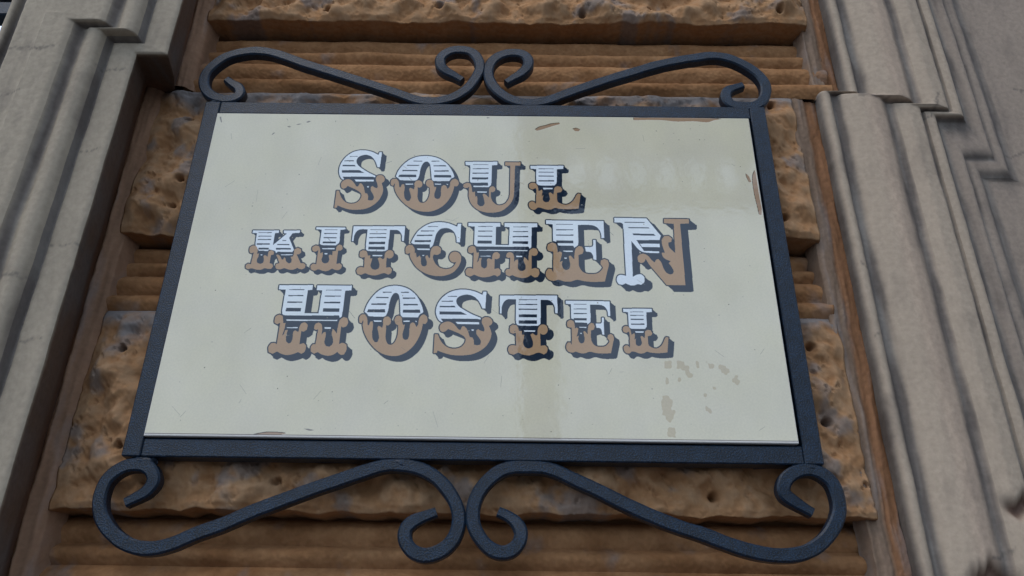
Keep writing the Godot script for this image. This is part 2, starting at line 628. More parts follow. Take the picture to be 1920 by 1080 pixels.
# hairline cracks in the plaster: x, y to x, y and half a width
func crack(list: Array, x: float, y: float, col: Color) -> Color:
	for q in list:
		var a := Vector2(q[0], q[1])
		var b := Vector2(q[2], q[3])
		var p := Vector2(x, y) + Vector2(mid.get_noise_2d(x * 1.5, y * 1.5), mid.get_noise_2d(y * 1.5, x * 1.5 + 9.0)) * 0.006
		if absf(p.x - (a.x + b.x) * 0.5) > absf(a.x - b.x) * 0.5 + 0.01 or absf(p.y - (a.y + b.y) * 0.5) > absf(a.y - b.y) * 0.5 + 0.01:
			continue
		var d := p.distance_to(Geometry2D.get_closest_point_to_segment(p, a, b))
		col = col.lerp(Color(0.10, 0.09, 0.085), 0.5 * clampf(1.4 - d / (q[4] * 2.0), 0.0, 1.0))
	return col


func build_left_pilaster():
	var o := thing("moulded_pilaster", "pale stone pilaster left of the sign with stepped upright mouldings and a dark reveal", "pilaster", Vector3.ZERO)
	var m := plaster(0.95, 0.22)
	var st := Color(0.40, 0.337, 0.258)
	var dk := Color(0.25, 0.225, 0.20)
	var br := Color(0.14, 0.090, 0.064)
	var joint := func(u: float) -> float:
		return 0.398 + (-0.646 - u) * (0.5 if u > -0.70 else 0.0) + (0.027 + (-0.70 - u) * 0.22 if u <= -0.70 else 0.0)
	var cracks := [[-0.95, 0.372, -0.80, 0.366, 0.0011], [-0.80, 0.366, -0.76, 0.372, 0.0009], [-0.70, 0.352, -0.655, 0.358, 0.0010], [-0.69, -0.02, -0.645, -0.012, 0.0010], [-0.86, 0.24, -0.80, 0.27, 0.0009], [-0.69, 0.17, -0.66, 0.175, 0.0009], [-0.69, -0.19, -0.66, -0.18, 0.0010], [-0.75, -0.09, -0.70, -0.085, 0.0009]]
	var none := func(x: float, y: float, v: Vector3, col: Color) -> Array:
		return [v, crack(cracks, x, y, col)]
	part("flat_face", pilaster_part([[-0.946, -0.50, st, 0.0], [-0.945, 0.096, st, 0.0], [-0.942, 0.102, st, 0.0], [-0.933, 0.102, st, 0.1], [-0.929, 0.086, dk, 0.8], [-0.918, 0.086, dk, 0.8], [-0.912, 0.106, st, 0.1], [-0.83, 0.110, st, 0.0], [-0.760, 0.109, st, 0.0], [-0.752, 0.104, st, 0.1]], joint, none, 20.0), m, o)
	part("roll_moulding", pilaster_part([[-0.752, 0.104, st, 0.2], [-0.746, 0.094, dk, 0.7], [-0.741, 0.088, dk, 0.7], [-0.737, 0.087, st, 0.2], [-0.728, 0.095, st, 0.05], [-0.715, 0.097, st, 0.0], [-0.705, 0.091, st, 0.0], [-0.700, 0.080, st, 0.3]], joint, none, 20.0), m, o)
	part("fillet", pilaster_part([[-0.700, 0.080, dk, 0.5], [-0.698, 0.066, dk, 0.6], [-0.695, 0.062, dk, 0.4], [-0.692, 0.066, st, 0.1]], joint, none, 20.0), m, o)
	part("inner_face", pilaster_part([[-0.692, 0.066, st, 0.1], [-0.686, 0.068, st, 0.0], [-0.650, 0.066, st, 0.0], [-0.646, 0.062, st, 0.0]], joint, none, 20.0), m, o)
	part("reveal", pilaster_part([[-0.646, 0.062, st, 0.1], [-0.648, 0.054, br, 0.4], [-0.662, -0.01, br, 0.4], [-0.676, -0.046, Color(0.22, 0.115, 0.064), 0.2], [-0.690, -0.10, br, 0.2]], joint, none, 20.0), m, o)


func build_right_pilaster():
	var o := thing("moulded_pilaster", "weathered grey-beige stone pilaster right of the sign with many upright grooves and chipped plaster", "pilaster", Vector3.ZERO)
	var m := plaster(0.95, 0.22)
	var st := Color(0.47, 0.375, 0.285)
	var wm := Color(0.49, 0.375, 0.285)
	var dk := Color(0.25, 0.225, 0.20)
	var gy := Color(0.36, 0.288, 0.23)
	var joint := func(u: float) -> float:
		var knots := [[0.6, 0.428], [0.668, 0.424], [0.80, 0.402], [0.87, 0.388], [0.905, 0.372], [0.942, 0.288], [0.972, 0.250], [0.99, 0.245], [1.5, 0.16]]
		for k in knots.size() - 1:
			if u <= knots[k + 1][0]:
				return lerpf(knots[k][1], knots[k + 1][1], (u - knots[k][0]) / (knots[k + 1][0] - knots[k][0]))
		return 0.16
	var l4 := mid
	var cracks := [[0.905, 0.425, 0.882, 0.372, 0.0013], [0.86, 0.372, 0.882, 0.372, 0.0011], [0.74, 0.41, 0.80, 0.405, 0.0010], [1.10, 0.48, 1.20, 0.47, 0.0010], [0.69, -0.10, 0.672, -0.11, 0.0012], [0.82, -0.455, 0.90, -0.445, 0.0009], [0.78, -0.47, 0.82, -0.455, 0.0009], [1.03, 0.30, 1.12, 0.33, 0.0010], [0.675, 0.03, 0.69, 0.027, 0.0011]]
	var chips := func(x: float, y: float, v: Vector3, col: Color) -> Array:
		# two broken hollows where brown render shows
		var a := exp(-pow(maxf(0.0, absf(x - 0.885) - 0.045) / 0.018, 2.0) - pow((y + 0.394 + 0.022 * l4.get_noise_2d(x * 0.7, 3.0)) / 0.013, 2.0))
		var b := exp(-pow((x - 0.778) / 0.04, 4.0) - pow((y + 0.500 + 0.022 * l4.get_noise_2d(x * 0.7, 7.0)) / 0.016, 2.0))
		var k := clampf(maxf(a, b), 0.0, 1.0)
		v.z -= 0.016 * k
		col = col.lerp(Color(0.15, 0.098, 0.072), clampf(k * 1.3, 0.0, 1.0))
		return [v, crack(cracks, x, y, col)]
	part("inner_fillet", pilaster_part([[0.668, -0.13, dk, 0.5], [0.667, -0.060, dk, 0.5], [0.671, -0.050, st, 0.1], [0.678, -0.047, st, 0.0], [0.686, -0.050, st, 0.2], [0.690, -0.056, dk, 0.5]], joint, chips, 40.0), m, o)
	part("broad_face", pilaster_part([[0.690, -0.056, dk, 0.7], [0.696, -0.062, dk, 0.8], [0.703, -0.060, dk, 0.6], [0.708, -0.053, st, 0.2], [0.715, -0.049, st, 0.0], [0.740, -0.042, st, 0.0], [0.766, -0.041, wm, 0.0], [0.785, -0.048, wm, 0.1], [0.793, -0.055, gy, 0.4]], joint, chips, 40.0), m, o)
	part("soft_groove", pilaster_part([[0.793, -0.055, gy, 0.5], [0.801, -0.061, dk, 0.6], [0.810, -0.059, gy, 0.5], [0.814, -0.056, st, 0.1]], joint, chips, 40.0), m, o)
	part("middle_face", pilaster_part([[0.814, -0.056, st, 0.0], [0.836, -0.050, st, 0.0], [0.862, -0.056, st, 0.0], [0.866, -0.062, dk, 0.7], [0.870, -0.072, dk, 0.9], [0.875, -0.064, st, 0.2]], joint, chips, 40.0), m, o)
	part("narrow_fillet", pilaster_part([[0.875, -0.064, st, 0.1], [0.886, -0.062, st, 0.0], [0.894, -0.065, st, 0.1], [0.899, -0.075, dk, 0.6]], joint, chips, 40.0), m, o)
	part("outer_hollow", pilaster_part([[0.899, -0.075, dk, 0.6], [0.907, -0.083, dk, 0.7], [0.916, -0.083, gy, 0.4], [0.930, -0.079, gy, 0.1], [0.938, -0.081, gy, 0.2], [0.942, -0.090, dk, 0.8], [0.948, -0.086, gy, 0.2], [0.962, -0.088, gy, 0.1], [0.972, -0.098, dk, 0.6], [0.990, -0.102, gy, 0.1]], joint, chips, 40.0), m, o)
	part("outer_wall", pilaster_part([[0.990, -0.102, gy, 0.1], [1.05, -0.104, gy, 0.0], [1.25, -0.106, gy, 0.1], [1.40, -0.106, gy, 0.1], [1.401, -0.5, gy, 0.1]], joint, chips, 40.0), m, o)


# made-up dark bars in place of the eaves glimpsed past the far left edge of the pilaster
func build_eaves_bars():
	var o := thing("eaves_bars", "dark bars standing in for eaves against the sky beyond the left pilaster's edge", "bracket", Vector3(-1.42, SIGN_Y + 1.0, -0.5))
	var m := iron()
	part("eaves_bar", box_mesh(Vector3(0.0, 0.074, 0.0), Vector3(0.9, 0.050, 0.05), 0.004), m, o)
	part("eaves_bar", box_mesh(Vector3(0.0, 0.150, 0.0), Vector3(0.9, 0.062, 0.05), 0.004), m, o)
	part("wall_plate", box_mesh(Vector3(0.454, 0.10, 0.0), Vector3(0.03, 0.34, 0.10), 0.004), m, o)


# ------------------------------------------------------------------ the sign
func iron() -> StandardMaterial3D:
	var m := StandardMaterial3D.new()
	m.albedo_color = Color(0.010, 0.034, 0.074).linear_to_srgb()
	m.albedo_texture = tex_metal
	m.roughness = 0.43
	m.metallic_specular = 0.43
	m.normal_enabled = true
	m.normal_texture = tex_metal_n
	m.normal_scale = 0.55
	m.uv1_triplanar = true
	m.uv1_scale = Vector3(6, 6, 6)
	return m


# a forged square bar along a flat curve; its face lies at z, its tips are drawn a little thinner
func forged_bar(path: PackedVector2Array, width: float, z: float, depth: float) -> ArrayMesh:
	var n := path.size()
	var st := SurfaceTool.new()
	st.begin(Mesh.PRIMITIVE_TRIANGLES)
	var along := [0.0]
	for i in range(1, n):
		along.append(along[i - 1] + path[i].distance_to(path[i - 1]))
	var length: float = along[n - 1]
	var rings := []
	var ch := 0.0028
	for i in n:
		var t := (path[mini(i + 1, n - 1)] - path[maxi(i - 1, 0)]).normalized()
		var side := Vector3(-t.y, t.x, 0)
		var end := minf(along[i], length - along[i])
		var thin := lerpf(0.72, 1.0, smoothstep(0.0, 0.05, end))
		var w := width * 0.5 * thin * (1.0 + 0.05 * lump.get_noise_2d(path[i].x * 2.0, path[i].y * 2.0))
		var h := depth * 0.5 * lerpf(0.85, 1.0, smoothstep(0.0, 0.05, end))
		var mid_z := z - depth * 0.5 - 0.004 * (1.0 - smoothstep(0.0, 0.07, end))
		var o := Vector3(path[i].x, SIGN_Y + path[i].y, mid_z)
		var ring := []
		for q in [[-w + ch, h], [w - ch, h], [w, h - ch], [w, -h + ch], [w - ch, -h], [-w + ch, -h], [-w, -h + ch], [-w, h - ch]]:
			ring.append(o + side * q[0] + Vector3(0, 0, q[1]))
		rings.append(ring)
	for k in 8:
		var k2 := (k + 1) % 8
		for i in n - 1:
			var a: Vector3 = rings[i][k]
			var b: Vector3 = rings[i][k2]
			var c: Vector3 = rings[i + 1][k2]
			var d: Vector3 = rings[i + 1][k]
			st.set_smooth_group(k)
			for v in [a, c, b, a, d, c]:
				st.add_vertex(v)
	for e in [[0, 1.0], [n - 1, -1.0]]:
		var r: Array = rings[e[0]]
		st.set_smooth_group(20 + e[0])
		for k in range(1, 7):
			for v in ([r[0], r[k], r[k + 1]] if e[1] > 0 else [r[0], r[k + 1], r[k]]):
				st.add_vertex(v)
	st.generate_normals()
	return st.commit()


const SCROLLS := [
		[-503,406,-489,394,-475,383,-469,368,-474,357,-487,352,-503,353,-523,361,-538,378,-544,400,-541,421,-529,441,-511,459,-485,470,-454,475,-422,470,-392,459,-358,444,-318,429,-278,414,-224,393,-171,372,-125,353,-93,351,-61,360,-34,381,-17,409,-9,436,-15,462,-29,478,-53,483,-73,477,-87,461,-86,442,-76,430,-58,420,-43,410],
		[43,405,56,415,71,425,84,441,85,460,73,473,53,476,32,470,15,454,8,432,10,409,22,385,43,364,68,352,99,350,130,359,167,377,205,394,247,412,290,429,339,448,389,462,414,467,446,473,477,469,507,453,532,430,544,405,543,381,533,359,516,348,494,347,475,351,466,364,467,380,476,391,503,404],
		[-510,-411,-495,-403,-481,-394,-473,-380,-478,-366,-490,-357,-506,-355,-520,-358,-534,-367,-544,-381,-547,-401,-544,-419,-535,-437,-519,-454,-496,-469,-472,-476,-449,-476,-424,-469,-394,-455,-357,-441,-321,-424,-282,-408,-237,-390,-191,-373,-158,-361,-129,-352,-102,-351,-75,-356,-50,-369,-31,-388,-18,-409,-13,-430,-17,-452,-29,-469,-47,-479,-64,-481,-80,-474,-90,-460,-90,-445,-81,-434,-65,-426,-47,-419],
		[44,-417,58,-423,71,-433,78,-447,75,-462,64,-473,49,-476,33,-470,19,-456,9,-438,7,-417,12,-396,24,-377,43,-360,64,-352,88,-351,112,-352,133,-358,154,-368,194,-386,232,-405,273,-423,313,-438,343,-447,378,-460,412,-470,447,-475,481,-472,508,-460,531,-439,546,-413,548,-390,543,-369,530,-356,514,-350,495,-352,477,-363,469,-378,472,-389,489,-401,509,-413],
]
const BROWN_CHIPS := [[599,32,607,26,619,22,630,18,645,16,645,19,633,23,621,28,611,32,602,35], [669,30,676,28,683,31,680,35,674,35], [784,1,801,2,827,1,863,1,899,0,949,3,935,6,921,11,896,9,863,10,837,7,810,7,784,8], [996,120,991,131,989,148,989,170,991,197,992,214,996,215,998,202,997,175,997,148,997,125], [979,127,984,133,987,145,983,146,980,137], [166,622,178,619,192,617,214,618,218,619,211,620,211,623,197,623]]
const GREY_MARKS := [[110,51,112,46,116,45,113,49], [136,30,140,30,144,31,140,33], [152,27,157,24,163,24,158,26], [170,20,175,17,179,18,174,21], [132,11,134,13,137,19,135,16], [6,10,9,9,13,23,11,22], [244,611,251,611,260,613,253,614], [508,4,514,5,513,6,509,7]]
const FAINT_STAINS := [[795,559,800,551,808,552,811,559,810,573,816,573,813,584,809,590,804,596,801,586,796,578], [803,602,814,603,811,618,801,618], [826,490,833,491,837,499,844,501,842,507,848,517,841,520,836,511,830,505,825,504], [803,494,815,493,815,503,806,504], [873,494,880,496,885,503,874,504], [889,498,900,498,906,508,900,515,894,508], [908,523,917,515,922,528,916,531], [855,492,861,492,858,504,855,503], [862,567,868,567,872,579,865,575], [822,516,826,519,829,527,824,527], [805,517,808,521,809,532,806,529], [879,535,884,537,881,541], [863,547,866,546,865,558,862,558]]

# the letters of the sign, each within its own box of 1000 by 1000
const LETTERS := {
	"S": {
		"dark": [[115,510,98,456,793,450,842,474,833,631,803,851,697,852,620,740,418,622,199,504]],
		"white": [[884,31,829,31,812,79,655,24,462,0,278,27,133,103,34,216,0,334,22,420,64,480,115,510,136,498,95,458,716,453,795,465,799,438,644,384,511,324,401,263,354,195,373,133,445,95,553,81,667,112,756,186,821,293,872,293]],
		"tan": [[82,589,111,535,183,504,260,503,335,539,417,616,449,622,479,568,517,567,571,621,618,728,664,734,689,775,695,840,750,848,802,839,813,792,780,739,730,680,725,626,761,608,803,631,858,643,870,619,846,559,817,511,824,450,874,425,945,431,997,473,1000,521,947,564,977,618,993,678,974,761,910,856,800,933,670,981,507,1000,325,996,184,968,72,934,63,969,6,971,8,692,61,691,95,756,153,827,246,885,355,902,459,883,526,830,547,765,509,717,394,665,232,612,199,642,148,661,107,643]],
		"bar": [[353,502,770,505,777,535,397,536],[639,615,685,614,681,635,650,633]],
		"stripe": [[196,107,361,105,362,115,198,117],[91,181,294,180,296,194,94,196],[65,260,322,258,349,280,66,282],[65,348,437,345,552,391,72,392]],
	},
	"O": {
		"dark": [[105,423,394,433,400,601,325,820,230,821,130,605],[618,436,885,433,882,595,754,782,664,784,627,598]],
		"white": [[65,385,94,279,161,165,251,71,366,15,506,0,638,25,738,78,829,163,899,282,930,374,920,393,884,413,859,459,630,458,601,424,584,312,567,193,547,134,513,105,476,115,441,168,420,262,411,367,389,433,358,453,139,449,105,417]],
		"tan": [[0,509,1,457,30,424,79,426,114,476,132,573,149,579,166,527,198,520,213,591,209,681,226,770,261,814,298,814,315,756,299,680,279,616,292,583,320,596,348,615,355,563,350,499,374,457,422,449,461,484,465,549,435,579,401,576,408,640,408,730,429,806,463,843,510,845,545,817,573,753,584,676,578,576,540,554,518,503,534,451,575,433,620,463,634,534,652,572,673,559,670,611,654,688,662,752,696,779,732,770,750,712,746,636,752,558,783,529,815,544,844,596,869,557,876,479,906,429,948,413,992,451,1000,516,975,553,938,549,926,633,889,749,821,864,721,953,608,999,494,1000,377,970,268,903,165,796,93,682,59,580,65,528,56,509,41,554,8,542]],
		"bar": [[213,511,330,509,331,529,225,530],[646,508,742,506,740,523,655,524],[816,508,846,512,846,526,834,526]],
		"stripe": [[309,93,438,91,439,104,310,106],[217,170,398,168,399,184,214,186],[157,265,377,262,379,283,154,286],[116,351,365,348,368,394,103,392],[577,91,690,89,698,102,578,104],[612,173,791,171,803,189,613,192],[630,267,839,264,845,285,631,288],[629,351,878,348,889,392,632,393]],
	},
	"U": {
		"dark": [[115,375,495,371,490,654,384,878,266,880,150,630]],
		"white": [[23,7,588,0,590,69,497,74,491,456,448,511,183,511,177,484,437,481,433,421,148,425,116,397,110,79,26,75]],
		"tan": [[0,505,10,455,66,426,124,447,152,517,162,602,187,609,212,594,213,643,228,706,246,678,261,741,264,838,309,882,359,876,385,823,367,726,346,656,370,635,409,662,454,711,458,627,456,556,480,506,524,489,562,527,561,583,520,609,491,605,494,710,531,793,595,848,670,854,744,819,799,735,819,636,821,78,731,76,730,9,999,5,1000,73,904,77,892,635,868,762,795,873,685,964,549,1000,400,995,261,942,158,839,109,715,101,603,107,504,83,525,33,533]],
		"bar": [[247,597,423,596,414,616,256,618]],
		"stripe": [[154,58,433,55,433,63,154,67],[157,140,435,136,436,151,157,154],[155,227,437,223,437,243,156,247],[153,320,433,317,431,357,152,360]],
	},
	"L": {
		"dark": [[143,404,550,399,519,644,392,822,281,823,157,584]],
		"white": [[30,8,677,0,675,75,548,85,536,400,493,457,199,456,143,413,136,87,30,78]],
		"tan": [[0,488,3,431,59,397,129,413,171,486,185,583,213,575,248,550,261,598,247,699,282,671,268,743,274,799,323,836,378,822,402,766,393,694,380,629,415,610,470,661,485,580,493,514,549,473,619,488,649,553,617,602,561,614,540,627,545,788,572,836,682,882,765,865,850,792,923,655,951,630,1000,638,950,966,735,985,570,971,501,956,432,988,335,994,232,959,170,952,115,1000,53,993,4,938,1,859,45,818,94,826,135,873,143,567,129,519,73,552,17,528]],
		"bar": [[269,511,465,512,450,543,283,545]],
		"stripe": [[186,73,484,69,484,81,186,85],[186,150,483,146,483,161,186,165],[188,236,485,232,485,254,188,257],[188,342,486,338,488,366,188,369]],
	},
	"K": {
		"dark": [[102,388,348,457,438,601,296,838,187,840],[470,564,770,523,781,740,730,831,642,796,543,672]],
		"white": [[12,13,459,6,457,71,396,78,395,383,600,84,544,75,542,5,820,0,820,62,698,73,649,195,760,487,743,554,493,549,473,586,442,528,346,494,327,534,174,527,102,388,89,83,14,79]],
		"tan": [[12,499,16,435,66,398,124,424,154,515,153,606,188,596,186,678,170,750,185,822,238,857,283,829,285,748,268,658,290,634,343,675,339,585,351,534,391,511,433,556,434,619,394,638,392,836,443,853,457,925,433,975,385,979,329,962,267,999,195,1000,107,969,50,994,7,959,0,887,32,851,82,868,94,571,61,598,27,572],[477,628,513,618,555,672,587,743,612,743,617,680,645,715,665,787,719,840,752,812,751,741,725,669,761,668,772,596,772,487,822,440,881,476,895,557,864,603,822,609,911,828,959,827,1000,871,995,942,951,979,902,971,869,944,807,990,735,991,647,957,590,985,529,977,499,924,503,852,555,834,511,708]],
		"bar": [[555,614,755,610,751,630,563,634],[216,623,248,622,242,644,224,645]],
		"stripe": [[111,60,339,56,340,71,113,75],[122,151,345,148,347,166,124,170],[121,235,346,231,349,253,122,257],[117,343,337,340,338,373,119,377],[162,455,335,452,335,494,160,497],[548,255,601,254,615,273,541,274],[471,354,666,351,676,377,464,380],[452,455,701,451,716,491,462,495]],
	},
	"I": {
		"dark": [[206,402,825,397,807,677,584,825,380,826,225,616]],
		"white": [[34,0,963,1,971,47,811,62,828,347,737,417,301,417,216,393,208,58,33,51]],
		"tan": [[0,519,0,461,95,422,203,443,252,517,274,607,343,574,360,664,342,746,388,810,471,829,558,809,580,744,549,662,581,629,660,645,648,555,749,546,765,447,836,397,932,421,957,495,907,537,827,537,825,839,924,822,1000,870,990,943,895,980,792,968,708,945,572,999,436,1000,283,964,165,997,46,966,25,886,87,837,193,852,196,526,124,567,31,560]],
		"bar": [[303,485,708,484,708,508,319,510],[401,603,501,602,492,627,419,627]],
		"stripe": [[312,55,717,52,719,64,314,67],[307,140,723,137,724,155,309,158],[307,236,722,232,721,256,309,259],[301,336,713,334,715,374,302,374]],
	},
	"T": {
		"dark": [[307,485,693,496,669,684,578,871,429,873,350,630]],
		"white": [[0,12,996,0,1000,306,958,302,950,198,909,124,850,83,711,81,705,481,653,515,338,514,285,471,279,74,140,76,75,119,36,209,35,320,3,320,0,135]],
		"tan": [[178,589,182,531,233,498,304,522,341,609,388,601,387,666,428,665,421,723,408,802,442,866,505,887,564,865,578,800,557,729,531,664,569,639,627,678,653,656,658,569,694,510,754,492,812,523,825,596,795,647,742,662,699,641,704,842,778,834,820,876,808,947,757,983,687,955,627,963,575,985,496,1000,400,987,323,960,251,989,182,975,156,919,170,862,221,836,290,846,282,638,229,649,186,632]],
		"bar": [[417,595,616,594,608,617,433,618]],
		"stripe": [[332,75,647,72,648,84,333,87],[326,155,645,151,646,166,327,170],[327,234,648,230,650,249,329,253],[333,330,640,326,642,375,333,378],[332,430,642,426,645,483,333,485]],
	},
	"C": {
		"dark": [[139,426,477,435,491,648,400,821,304,822,165,599]],
		"white": [[90,386,128,291,198,174,309,77,450,13,607,0,754,23,902,84,912,28,975,28,968,376,909,377,891,268,840,174,759,122,667,114,589,142,529,232,504,354,478,449,435,489,424,425,151,423,98,402]],
		"tan": [[0,561,0,481,48,433,114,439,160,506,164,586,189,579,208,665,233,651,257,627,284,677,293,769,316,815,355,828,392,801,394,742,367,676,367,630,399,623,428,676,447,662,447,569,462,503,505,459,576,454,630,501,629,581,579,614,514,608,497,648,515,714,564,792,645,850,748,869,837,848,886,802,915,739,870,750,817,724,788,658,810,585,873,551,951,570,1000,643,998,735,952,840,867,932,742,986,603,1000,448,976,317,919,208,836,122,719,84,640,86,580,49,600,9,594]],
		"bar": [[196,500,432,499,429,527,218,528],[302,619,344,618,336,638,312,639]],
		"stripe": [[373,81,553,79,553,90,363,93],[250,164,492,161,493,178,244,180],[184,245,461,242,459,264,176,267],[152,345,441,343,441,379,148,381]],
	},
	"H": {
		"dark": [[119,432,884,435,875,671,806,865,718,867,658,674,489,572,371,626,287,835,214,836,154,629]],
		"white": [[10,7,457,0,456,72,400,76,400,411,581,409,587,77,516,74,515,3,974,1,974,71,894,79,889,448,864,472,852,438,144,443,103,406,103,73,12,69]],
		"tan": [[22,513,30,460,74,433,119,452,136,525,142,557,172,550,169,629,152,727,171,707,179,655,214,648,206,719,213,803,253,841,282,815,290,757,286,679,308,653,353,678,359,600,380,554,424,540,461,579,458,644,421,671,392,665,392,846,444,830,479,870,470,947,432,979,388,955,330,981,252,997,183,983,119,950,66,982,12,960,0,890,23,838,67,831,101,850,102,551,63,572,28,552],[548,597,558,558,597,540,637,563,655,622,658,713,678,680,707,673,712,725,706,816,733,867,777,875,811,840,811,775,786,698,791,626,815,646,850,691,855,580,869,501,914,458,963,473,981,539,963,591,924,605,896,592,896,838,943,819,992,844,1000,914,977,978,934,985,885,947,836,986,768,1000,690,982,636,951,593,975,548,946,541,882,562,843,596,843,603,636,579,649,549,630]],
		"bar": [[165,504,840,500,833,517,181,521],[193,612,336,611,337,623,198,623],[682,606,768,606,764,627,687,627]],
		"stripe": [[148,67,350,64,350,74,149,77],[151,152,349,150,350,164,151,167],[149,245,347,243,347,261,149,264],[149,336,345,336,344,387,148,387],[637,68,843,65,843,75,637,78],[635,154,843,151,843,165,635,168],[635,244,848,241,847,262,634,265],[635,337,847,337,845,387,633,385]],
	},
	"E": {
		"dark": [[167,403,492,411,463,624,367,810,275,811,210,603],[573,444,642,443,646,516,685,533,592,552]],
		"white": [[7,0,949,2,948,287,901,293,893,203,849,125,780,83,686,72,525,74,522,399,456,457,445,424,199,420,185,367,115,344,113,69,7,61],[627,439,738,435,762,408,765,322,806,322,804,649,759,644,750,574,717,527,642,516]],
		"tan": [[21,464,33,405,97,374,161,391,183,462,188,539,223,515,260,538,245,614,220,690,267,667,254,731,276,794,321,819,367,793,386,729,371,648,366,590,395,583,451,641,459,553,479,471,532,425,584,434,606,493,587,552,522,574,523,739,561,819,628,865,730,875,822,857,888,799,901,764,869,712,877,654,935,630,986,653,1000,722,972,826,925,992,737,1000,601,990,488,969,385,998,294,999,193,972,124,990,45,974,0,917,1,849,35,797,87,802,115,853,119,522,73,517,32,505]],
		"bar": [[275,502,434,503,429,522,287,521],[291,616,333,617,327,637,299,635]],
		"stripe": [[175,64,446,61,446,70,175,73],[170,153,448,151,446,165,170,167],[169,241,448,238,446,256,169,258],[170,339,445,338,443,380,169,380]],
	},
	"N": {
		"dark": [[290,338,592,334,661,535,731,828,603,809,501,685,362,539,223,358]],
		"white": [[12,0,436,1,609,266,587,332,285,336,374,496,570,501,570,526,345,507,219,353,208,876,260,845,316,839,355,875,350,947,306,988,261,979,233,994,187,1000,151,990,111,970,68,991,23,982,0,931,15,869,57,847,121,862,123,108,96,75,9,70]],
		"tan": [[668,6,1000,8,994,74,876,82,869,986,631,989,435,707,385,613,369,655,325,679,290,656,284,593,315,550,371,539,425,570,459,622,498,664,524,622,553,613,586,663,608,747,640,809,684,834,722,823,734,787,711,724,678,672,710,643,654,620,611,578,601,520,642,519,618,418,615,331,653,271,710,265,749,303,740,357,697,368,706,438,776,523,791,83,663,73]],
		"bar": [[325,389,583,388,584,440,352,438]],
		"stripe": [[139,63,407,60,414,70,144,73],[183,140,454,140,467,156,196,156],[239,238,513,240,542,265,252,264]],
	},
}
# letter, left, top, width, height and depth of its drop shade, in millimetres on the sign
const WORDS := [
	["S", 243.9, 83.3, 84.3, 129.4, 8.5],
	["O", 339.9, 94.8, 121.8, 120.2, 8.5],
	["U", 469.9, 106.1, 102.3, 109.6, 8.5],
	["L", 587.8, 113.4, 92.2, 95.3, 8.5],
	["K", 107.6, 256.5, 101.7, 78.3, 7.0],
	["I", 216.5, 249.3, 54.2, 86.6, 7.0],
	["T", 282.5, 245.6, 90.3, 97.8, 7.5],
	["C", 376.8, 236.5, 95.6, 106.9, 8.0],
	["H", 481.0, 236.7, 124.9, 108.4, 8.5],
	["E", 617.1, 230.2, 106.8, 120.9, 9.5],
	["N", 735.8, 223.8, 132.2, 133.3, 12.0],
	["H", 169.0, 362.9, 126.2, 127.2, 9.5],
	["O", 310.3, 362.4, 111.9, 126.4, 9.0],
	["S", 435.0, 368.0, 93.4, 118.7, 9.0],
	["T", 540.2, 377.2, 95.5, 108.2, 9.0],
	["E", 649.0, 386.8, 77.2, 93.9, 8.5],
	["L", 741.4, 399.7, 73.4, 80.5, 8.0]
]


